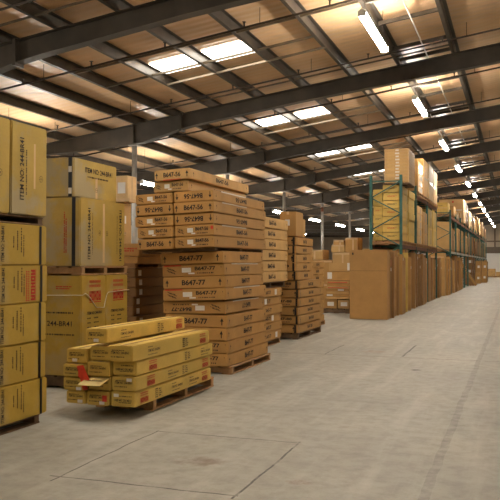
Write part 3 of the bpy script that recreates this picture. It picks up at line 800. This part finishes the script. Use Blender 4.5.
# ------------------------------------------------------------------ group J/K in the open bay
pallet(-5.6, -4.75, 22.5, 23.6, 0, .13, 'wooden pallet with mixed cartons in the open bay', 'oldwood')
jl = [(-5.58, -5.15, .133, .42, 'brown', 'small brown carton with white sticker on the open-bay pallet, nearer the strapped stacks', 1), (-5.13, -4.78, .133, .40, 'tan', 'small tan carton with white sticker on the open-bay pallet, nearer the plain box', 1)]
for x0, x1, z0, z1, m_, l_, s_ in jl:
    o = carton(x0, x1, 22.55, 23.3, z0, z1, m_, l_); sticker(o, 'front', .02, .14, .20, .12); top_tape(o)
jz = [.425, .50, .58, .66, .735, .81, .90, .985]
for i in range(7):
    o = carton(-5.5 + .02*(i % 3), -4.76, 22.5 + .02*(i % 2), 23.5, jz[i], jz[i+1], 'brown' if i % 2 else 'tan', 'thin brown carton, ' + nth(6-i, 7, 'the thin ones on the open-bay pallet'), 'thin cartons on the open-bay pallet', rz=jit(1))
    if i in (1, 3): sticker(o, 'front', (-.25, .1)[i // 3], .04, .18, .05)
    if i in (4, 6): tape(o, 'front', 0, .03, .6, .02, 'redtape', .003, 'red_tape')
o = carton(-5.48, -4.70, 22.5, 23.5, .99, 1.26, 'brown', 'brown carton with a white sticker above the thin cartons in the open bay', rz=1); sticker(o, 'front', -.28, .14, .14, .20); top_tape(o)
o = carton(-5.40, -4.68, 22.55, 23.5, 1.263, 1.52, 'tan', 'tan carton with white corner sticker topping the open-bay pallet', rz=-1); sticker(o, 'front', .28, .14, .13, .22); top_tape(o)
# larger boxes behind
kl = [(-6.75, -5.72, 24.4, 25.3, 0, .85, 'brown', 'large brown box on the floor behind the open-bay pallet'),
      (-6.75, -5.72, 24.4, 25.3, .853, 1.62, 'brown', 'large brown box second up behind the open-bay pallet'),
      (-6.7, -6.05, 24.4, 25.3, 1.625, 1.95, 'tan', 'low tan box with yellow tape on the pile behind the open-bay pallet'),
      (-5.70, -4.72, 24.3, 25.2, 0, 1.25, 'brown', 'tall brown box on the floor directly behind the open-bay pallet'),
      (-5.70, -5.12, 24.3, 25.2, 1.253, 1.86, 'tan', 'tan taped box behind the open-bay pallet, nearer the strapped stacks'),
      (-5.10, -4.72, 24.3, 25.2, 1.253, 1.86, 'brown', 'brown taped box behind the open-bay pallet, nearer the plain box'),
      (-5.75, -5.30, 24.3, 25.1, 1.863, 2.10, 'tan', 'low tan box in the highest pile of the open bay'),
      (-5.28, -4.86, 24.3, 25.1, 1.863, 2.34, 'brown', 'highest brown box in the open bay'),
      (-5.68, -5.32, 24.32, 25.1, 2.103, 2.25, 'brown', 'small brown box stepping up to the highest box in the open bay'),
      (-4.70, -4.36, 24.3, 25.0, 0, 1.98, 'tan', 'tall tan box standing close behind the rack end'),]
for q, (x0, x1, y0, y1, z0, z1, m_, l_) in enumerate(kl):
    o = carton(x0, x1, y0, y1, z0, z1, m_, l_, rz=0)
    W, D, H = dims(o); tape(o, 'front', 0, H*.93, W*.96, .05); tape(o, 'front', .05, H/2, .05, H*.9)
# ------------------------------------------------------------------ pallet racks
def rack(name, label, X0, X1, ys, lev, top, beam_mat, first_detail=1, high_mat='orange'):
    r = empty(name, (X0, ys[0], 0), label, 'pallet rack', 'pallet racks')
    up = MB().box((-.04, -.035, .01), (.04, .035, top)).mesh('upright', 'teal')
    ft = MB().box((-.07, -.06, 0), (.07, .06, .01)).mesh('foot_plate', 'teal')
    for k, y in enumerate(ys):
        for x in (0, X1-X0):
            new_obj('upright', up, r, (x, y-ys[0], 0)); new_obj('foot_plate', ft, r, (x, y-ys[0], 0))
        segs = []; xa, xb = -.0, X1-X0
        z = 4.03; side = 0
        segs.append(((xa, z), (xb, z)))
        while z > .3:
            a = (xa if side == 0 else xb, z); b = (xb if side == 0 else xa, z-.5)
            segs.append((a, b)); z -= .5; side ^= 1
        if k < first_detail:
            for a, b in segs: MB().bar((a[0], 0, a[1]), (b[0], 0, b[1]), .03, .035).obj('diagonal_brace', 'teal', r, (0, y-ys[0], 0))
        else:
            m = MB()
            for a, b in segs: m.bar((a[0], 0, a[1]), (b[0], 0, b[1]), .03, .035)
            m.obj('frame_lattice', 'teal', r, (0, y-ys[0], 0))
    for k in range(len(ys)-1):
        for z in lev[k]:
            for x in (0, X1-X0):
                MB().box((x-.025, .04, z-.11), (x+.025, ys[k+1]-ys[k]-.04, z)).obj('load_beam', beam_mat if z < 3 else high_mat, r, (0, ys[k]-ys[0], 0))
            for q in range(3):
                yy = (ys[k+1]-ys[k])*(q+.5)/3
                MB().box((X1-X0+.026, yy-.03, z-.05), (-.026, yy+.03, z-.005)).obj('deck_support', 'teal', r, (0, ys[k]-ys[0], 0))
    return r
Y1 = [23.40, 26.92, 30.44, 33.96]
Y2 = [38.6 + 3.5*k for k in range(14)]
RX, RB = -3.35, -4.27
rack('pallet_rack', 'teal pallet rack with zigzag end frame, first along the aisle', RX, RB, Y1, [(2.08,), (2.08, 3.9), (2.08, 3.9)], 4.22, 'orange', 4)
PR = 'pallets on the racks'
# bay 1, level 1: two yellow loads, the first with the tan stack on it
for q, (ya, yb) in enumerate(((23.50, 25.05), (25.25, 26.80))):
    pallet(-4.3, -3.30, ya, yb, 2.083, .12, 'wooden pallet in the first rack bay, under the %s yellow load' % ('near', 'far')[q], group=PR)
    for c, (xa, xb, n) in enumerate(((-4.22, -3.93, 6), (-3.925, -3.36, 7))):
        zz = steps(2.21, 3.93 if not (q == 0 and c == 0) else 3.80, n)
        for i in range(n):
            o = carton(xa + jit(.012), xb + (jit(.012) if c else 0), ya+.02, yb-.02, zz[i], zz[i+1], 'rack_yellow', 'yellow carton of the %s rack load, %s column, %s' % (('nearer', 'second')[q], ('inner', 'aisle-side')[c], nth(n-1-i, n, str(['six', 'seven'][c]))), 'yellow cartons in the first rack bay')
            if q == 0:
                fine(o, 'front', 0, .14, (xb-xa)*.5, .05, 2, 0, 20+c, 'redprint' if i % 2 else 'print', 'red_print' if i % 2 else 'printed_text')
                if c: tape(o, 'front', 0, .012, .5, .012, 'strap', .003, 'dark_seam')
            if c:
                ink(o, 'strap', ('rs', round(o['_h'], 2)), lambda: Ink().rect(-.02, 0, .02, o['_h']), 'strap', 'aisle', o['_w'], o['_d'], .55 if q == 0 else .1, 0, .004)
pallet(-3.92, -3.12, 23.5, 24.9, 3.935, .05, 'thin pallet under the high tan stack on the rack', 'oldwood', group=PR)
zz = steps(3.99, 5.04, 11)
for i in range(11):
    o = carton(-3.88 + jit(.006), -3.12 + jit(.006), 23.52, 24.95, zz[i], zz[i+1], 'tan', 'flat tan carton, ' + nth(10-i, 11, 'the film-wrapped stack high on the first rack'), 'flat tan cartons high on the first rack')
    tape(o, 'front', .02, o['_h']/2, .13 if i % 2 else .10, o['_h']*.55, 'film', .003, 'film_glint'); tape(o, 'front', -.36, o['_h']/2, .018, o['_h'], 'tape', .003, 'edge_tape'); tape(o, 'front', .36, o['_h']/2, .018, o['_h'], 'tape', .003, 'edge_tape')
# level 2, bays 2 and 3
L2 = [(27.05, 28.55, 5.12, 'brown', 'film-wrapped brown load', 5), (28.70, 30.25, 5.42, 'brown', 'tall brown load', 2), (30.6, 32.2, 5.45, 'pale', 'pale tall load', 2), (32.35, 33.85, 5.40, 'pale', 'second pale tall load', 2)]
for q, (ya, yb, zt, m_, nm, n) in enumerate(L2):
    pallet(-4.3, -3.25, ya, yb, 3.903, .13, 'wooden pallet high on the first rack under the ' + nm, group=PR)
    zz = steps(4.036, zt, n)
    for i in range(n):
        o = carton(-4.22, -3.28, ya+.02, yb-.02, zz[i], zz[i+1], m_, '%s carton high on the first rack, %s' % (nm.replace(' load', '-load'), nth(n-1-i, n, 'its load')), 'cartons high on the first rack')
        if q == 0: tape(o, 'aisle', .1, o['_h']/2, .9, o['_h']*.8, 'film', .003, 'film_wrap')
        elif i == 0: tape(o, 'aisle', 0, o['_h']*.98, 1.45, .05, 'film', .003, 'film_band')
        if q == 2 and i == 1: tape(o, 'front', 0, .1, .9, .04, 'film', .003, 'film_band')
# level 1, bays 2 and 3
L1 = [(27.05, 28.55, 3.55, 'tan', 'film-wrapped load of the second bay', 5), (28.70, 30.25, 3.45, 'brown', 'brown load of the second bay', 3), (30.6, 32.2, 3.68, 'rack_yellow', 'yellow load of the third bay', 2), (32.35, 33.85, 3.70, 'rack_yellow', 'last yellow load of the first rack', 2)]
for q, (ya, yb, zt, m_, nm, n) in enumerate(L1):
    pallet(-4.3, -3.28, ya, yb, 2.083, .12, 'wooden pallet on the low beam under the ' + nm, group=PR)
    zz = steps(2.21, zt, n)
    for i in range(n):
        o = carton(-4.22, -3.31 + jit(.01), ya+.02, yb-.02, zz[i], zz[i+1], m_, 'carton of the %s, %s' % (nm, nth(n-1-i, n, 'it')), 'cartons low on the first rack')
        tape(o, 'aisle', .2, o['_h']/2, .25, o['_h']*.8, 'film', .003, 'film_wrap')

# ------------------------------------------------------------------ cartons standing on edge under the first rack
def ordw(n):
    tens = ['', '', 'twenty', 'thirty', 'forty', 'fifty']
    if n <= 20: return (['first'] + ORD[1:])[n-1]
    t, u = divmod(n, 10)
    return {30: 'thirtieth', 40: 'fortieth', 50: 'fiftieth'}.get(n) or tens[t] + '-' + (['first'] + ORD[1:])[u-1]
PLN = carton(-4.29, -3.26, 20.28, 20.62, 0.002, 1.87, 'plain', 'large plain brown carton standing upright at the near end of the row, biggest bare face')
ink(PLN, 'printed_mark', 'plm', lambda: Ink().rect(-.02, -.03, .02, .03), 'print', 'front', PLN['_w'], PLN['_d'], -.42, 1.76)
tape(PLN, 'front', 0, 1.30, 1.0, .006, 'print', .0025, 'crease')
def standing(x0, x1, y0, y1, h, mat, label, tilt=0, name='flat_carton', group='flat cartons standing on edge'):
    o = carton(x0, x1, y0, y1, 0.0, h, mat, label, group, name)
    if tilt:
        o.rotation_euler[0] = R(tilt); o.location.z = .003 + abs(math.sin(R(tilt)))*(y1-y0)/2
    return o
rg = random.Random(21); y = 20.66; n = 0
def clear_of(y, t, ys):
    for f in ys:
        if y < f + .09 and y + t > f - .09: return f + .10
    return y
boards = False
while y < 35.9:
    if not boards and y > 23.25:
        boards = True; y = 23.93
        for k, (yy, x1) in enumerate(((23.55, -3.24), (23.73, -3.20))):
            standing(-4.0, x1, yy, yy+.075, 1.70 + .14*k, 'rack_yellow', 'thin yellow carton leaning among the brown ones, %s of two' % ('near', 'far')[k], tilt=(0, -3)[k], group='leaning yellow cartons')
        continue
    t = rg.choice((.13, .18, .26, .36)) * (1 if y < 27 else 1.4)
    y2 = clear_of(y, t, Y1)
    if y2 != y: y = y2; continue
    n += 1
    x1 = -3.24 + rg.uniform(-.10, .05) - (.0 if y < 28 else .02); h = rg.uniform(1.66, 1.9)
    if 22.4 < y < 23.3: x1 = -3.19
    if 23.9 < y < 24.4: h = 1.95
    if y > 32: h = rg.uniform(1.5, 1.8)
    o = standing(x1-.98, x1, y, y+t-.045, h, rg.choice(('panel', 'dark', 'brown', 'dark', 'panel')), 'flat brown carton on edge, %s behind the plain upright carton' % ordw(n))
    if n == 2: tape(o, 'front', .40, h-.25, .05, .2, 'redtape', .003, 'red_tape'); tape(o, 'aisle', 0, h-.2, .05, .2, 'redtape', .003, 'red_tape')
    if rg.random() < .25: sticker(o, 'aisle', 0, h - rg.uniform(.12, .4), .10, .09)
    if rg.random() < .5: tape(o, 'aisle', 0, h/2, .03, h*.9, 'print' if rg.random() < .3 else 'tape', .0022, 'edge_tape')
    y += t
# under the second rack
o = carton(-3.95, -3.18, 36.2, 36.9, 0.0, 2.0, 'tan', 'tall light tan carton at the gap between the two racks', None)
tape(o, 'front', 0, 1.8, .7, .05)
y = 37.1; n = 0
while y < 47.0:
    t = rg.choice((.3, .45, .6)); y2 = clear_of(y, t, Y2)
    if y < 43.5 and y + t > 42.42: y2 = 43.55
    if y2 != y: y = y2; continue
    n += 1; x1 = -3.08 + rg.uniform(-.07, .06); h = rg.uniform(1.6, 1.95)
    o = standing(x1-.95, x1, y, y+t-.02, h, rg.choice(('panel', 'brown', 'dark', 'tan')), 'flat brown carton on edge under the second rack, %s from its near end' % ordw(n), group='flat cartons under the second rack')
    if rg.random() < .4: sticker(o, 'aisle', 0, h*.7, .12, .12)
    y += t
def lean(xb, y0, y1, t, h, deg, mat, label, group):
    """flat carton leaning back from the aisle: foot at x=xb, head towards the rack"""
    a = R(deg); o = carton(-t/2, t/2, y0, y1, 0, h, mat, label, group, 'flat_carton')
    o.rotation_euler[1] = -a; o.location = (xb - t/2*math.cos(a), (y0+y1)/2, t/2*math.sin(a)+.004); return o
lean(-3.0, 42.5, 43.4, .10, 1.95, 14, 'brown', 'thin brown carton leaning back from the aisle under the second rack', 'leaning brown carton')
for k in range(4):
    lean(-2.58 - k*.155, 53.0+.03*k, 54.2+.03*k, .12, 1.9, 33, 'dark' if k else 'brown', 'large flat carton leaning steeply against the second rack, %s of four' % ['outermost', 'second', 'third', 'innermost'][k], 'steeply leaning cartons')

for c, (xa, xb, ya, nn, hh, nm) in enumerate(((-3.55, -2.98, 54.7, 3, .66, 'first column after the leaning ones'), (-3.5, -2.95, 56.3, 3, .64, 'second column after the leaning ones'), (-3.2, -2.62, 59.8, 2, .85, 'first column at the far row end'), (-2.9, -2.3, 63.4, 2, .85, 'last column at the far row end'))):
    for i in range(nn):
        o = carton(xa + .03*i, xb + .02*i, ya, ya+(1.2 if c in (0, 2) else 2.0), hh*i, hh*(i+1)-.01, 'dark' if c < 2 else 'brown', 'dark brown carton with white sticker, %s, %s' % (nm, ['bottom', 'second up', 'third up'][i]), 'stickered cartons at the row end')
        sticker(o, 'front', .12, hh*.5, .16, .18); sticker(o, 'aisle', -.5, hh*.5, .2, .2)
y = 68.5; n = 0
while y < 84:
    y2 = clear_of(y, 1.3, Y2)
    if y2 != y: y = y2; continue
    n += 1; o = carton(-3.9, -3.0 + rg.uniform(-.06, .06), y, y+1.3, 0, rg.uniform(1.5, 1.9), rg.choice(('brown', 'tan', 'dark')), 'large carton on the floor under the far half of the second rack, %s along' % ordw(n), 'cartons under the far rack end'); y += 1.36

# ------------------------------------------------------------------ second rack
X2, XB2 = -3.12, -4.04
Y2 = [38.6 + 3.5*k for k in range(14)]
rack('pallet_rack', 'teal pallet rack with pale beams farther down the aisle', X2, XB2, Y2, [(2.10, 3.85)]*13, 4.15, 'whitesteel', 1)
side = ['low', 'high']
for lv, z0 in ((0, 2.103), (1, 3.853)):
    n = 0
    for k in range(13):
        for half in range(2):
            n += 1
            ya = Y2[k] + .10 + half*1.68; yb = ya + 1.58
            pallet(-4.1, -3.15, ya, yb, z0, .13, 'pallet on the %s beams of the second rack, %s along' % (side[lv], ordw(n)), group=PR, simple_=True)
            zb = z0 + .136
            if lv == 1 and n == 1:
                o = carton(-4.02, -3.25, ya+.02, yb-.3, zb, zb+.56, 'rack_yellow', 'yellow carton on the near end of the high beams of the second rack'); tape(o, 'front', 0, .28, .7, .03); fine(o, 'front', 0, .4, .3, .05, 2, 0, 31); continue
            if lv == 1 and n == 6:
                o = carton(-4.5, -3.05, ya+.02, yb-.02, zb, 5.40, 'pale', 'big pale square carton high on the second rack, wrapped with a film band'); tape(o, 'front', 0, .75, 1.25, .07, 'film', .003, 'film_band'); tape(o, 'aisle', 0, .75, 1.4, .07, 'film', .003, 'film_band')
                tape(o, 'front', .1, 1.25, .1, .1, 'redtape', .003, 'red_mark'); tape(o, 'front', .35, .1, .5, .05, 'film', .003, 'film_band'); continue
            if lv == 1 and n in (2, 3, 4, 5): h = rg.uniform(.3, .5)
            else: h = rg.uniform(.95, 1.5) if lv else rg.uniform(1.0, 1.45)
            if lv == 0 and n == 1: h = 1.35
            parts = rg.choice((1, 2, 2, 3)) if n > 1 else 1
            m_ = rg.choice(('brown', 'tan', 'pale', 'tan', 'panel', 'dark')) if n > 1 else 'tan'
            zz = steps(zb, zb+h, parts)
            x1 = -3.09 + rg.uniform(-.12, .03)
            for i in range(parts):
                o = carton(-4.0, x1, ya+.02, yb-rg.choice((.02, .1, .2)), zz[i], zz[i+1], m_, 'carton on the %s beams of the second rack, %s pallet along, %s' % (side[lv], ordw(n), ('alone' if parts == 1 else ['lowest', 'second up', 'third up'][i])), 'cartons on the second rack')
                if n < 16:
                    tape(o, 'aisle', rg.uniform(-.3, .3), o['_h']/2, rg.uniform(.1, .5), o['_h']*.8, rg.choice(('film', 'tape')), .003, 'film_wrap')
# things by the far wall
pallet(-3.2, -1.6, 88, 89.4, 0, .15, 'pallet of small goods before the white wall panel', group='wooden pallets')
carton(-3.1, -2.3, 88.1, 89.2, .153, .95, 'tan', 'tan carton on the pallet before the white wall panel', 'cartons before the far wall')
carton(-2.25, -1.65, 88.1, 89.2, .153, .6, 'tan', 'low tan carton on the pallet before the white wall panel', 'cartons before the far wall')


# ------------------------------------------------------------------ camera, world, look
def camera():
    f, yaw, pit, rol = 759.67, .3385, .0175, .002
    cy, sy = math.cos(yaw), math.sin(yaw)
    r = Vector((cy, sy, 0)); fw_ = Vector((-sy*math.cos(pit), cy*math.cos(pit), math.sin(pit))); u = r.cross(fw_)
    r2 = r*math.cos(rol) + u*math.sin(rol); u2 = -r*math.sin(rol) + u*math.cos(rol)
    cam = bpy.data.cameras.new('camera'); cam.sensor_width = 36; cam.lens = f/500*36; cam.clip_end = 300
    o = bpy.data.objects.new('camera', cam); COL.objects.link(o)
    m = Matrix((r2, u2, -fw_)).transposed().to_4x4(); m.translation = Vector((0, 0, 1.5)); o.matrix_world = m
    SC.camera = o
camera()
w = bpy.data.worlds.new('world'); SC.world = w; w.use_nodes = True
w.node_tree.nodes['Background'].inputs[0].default_value = (.7, .8, 1, 1); w.node_tree.nodes['Background'].inputs[1].default_value = .5
vs = SC.view_settings; vs.view_transform = 'Standard'; vs.look = 'None'; vs.gamma = 1; vs.exposure = 1.8; vs.use_curve_mapping = False
SC.cycles.use_denoising = True
SC.cycles.max_bounces = 8; SC.cycles.diffuse_bounces = 3; SC.cycles.sample_clamp_indirect = 6
for o in COL.objects:
    for k in ('_w', '_d', '_h'):
        if k in o: del o[k]
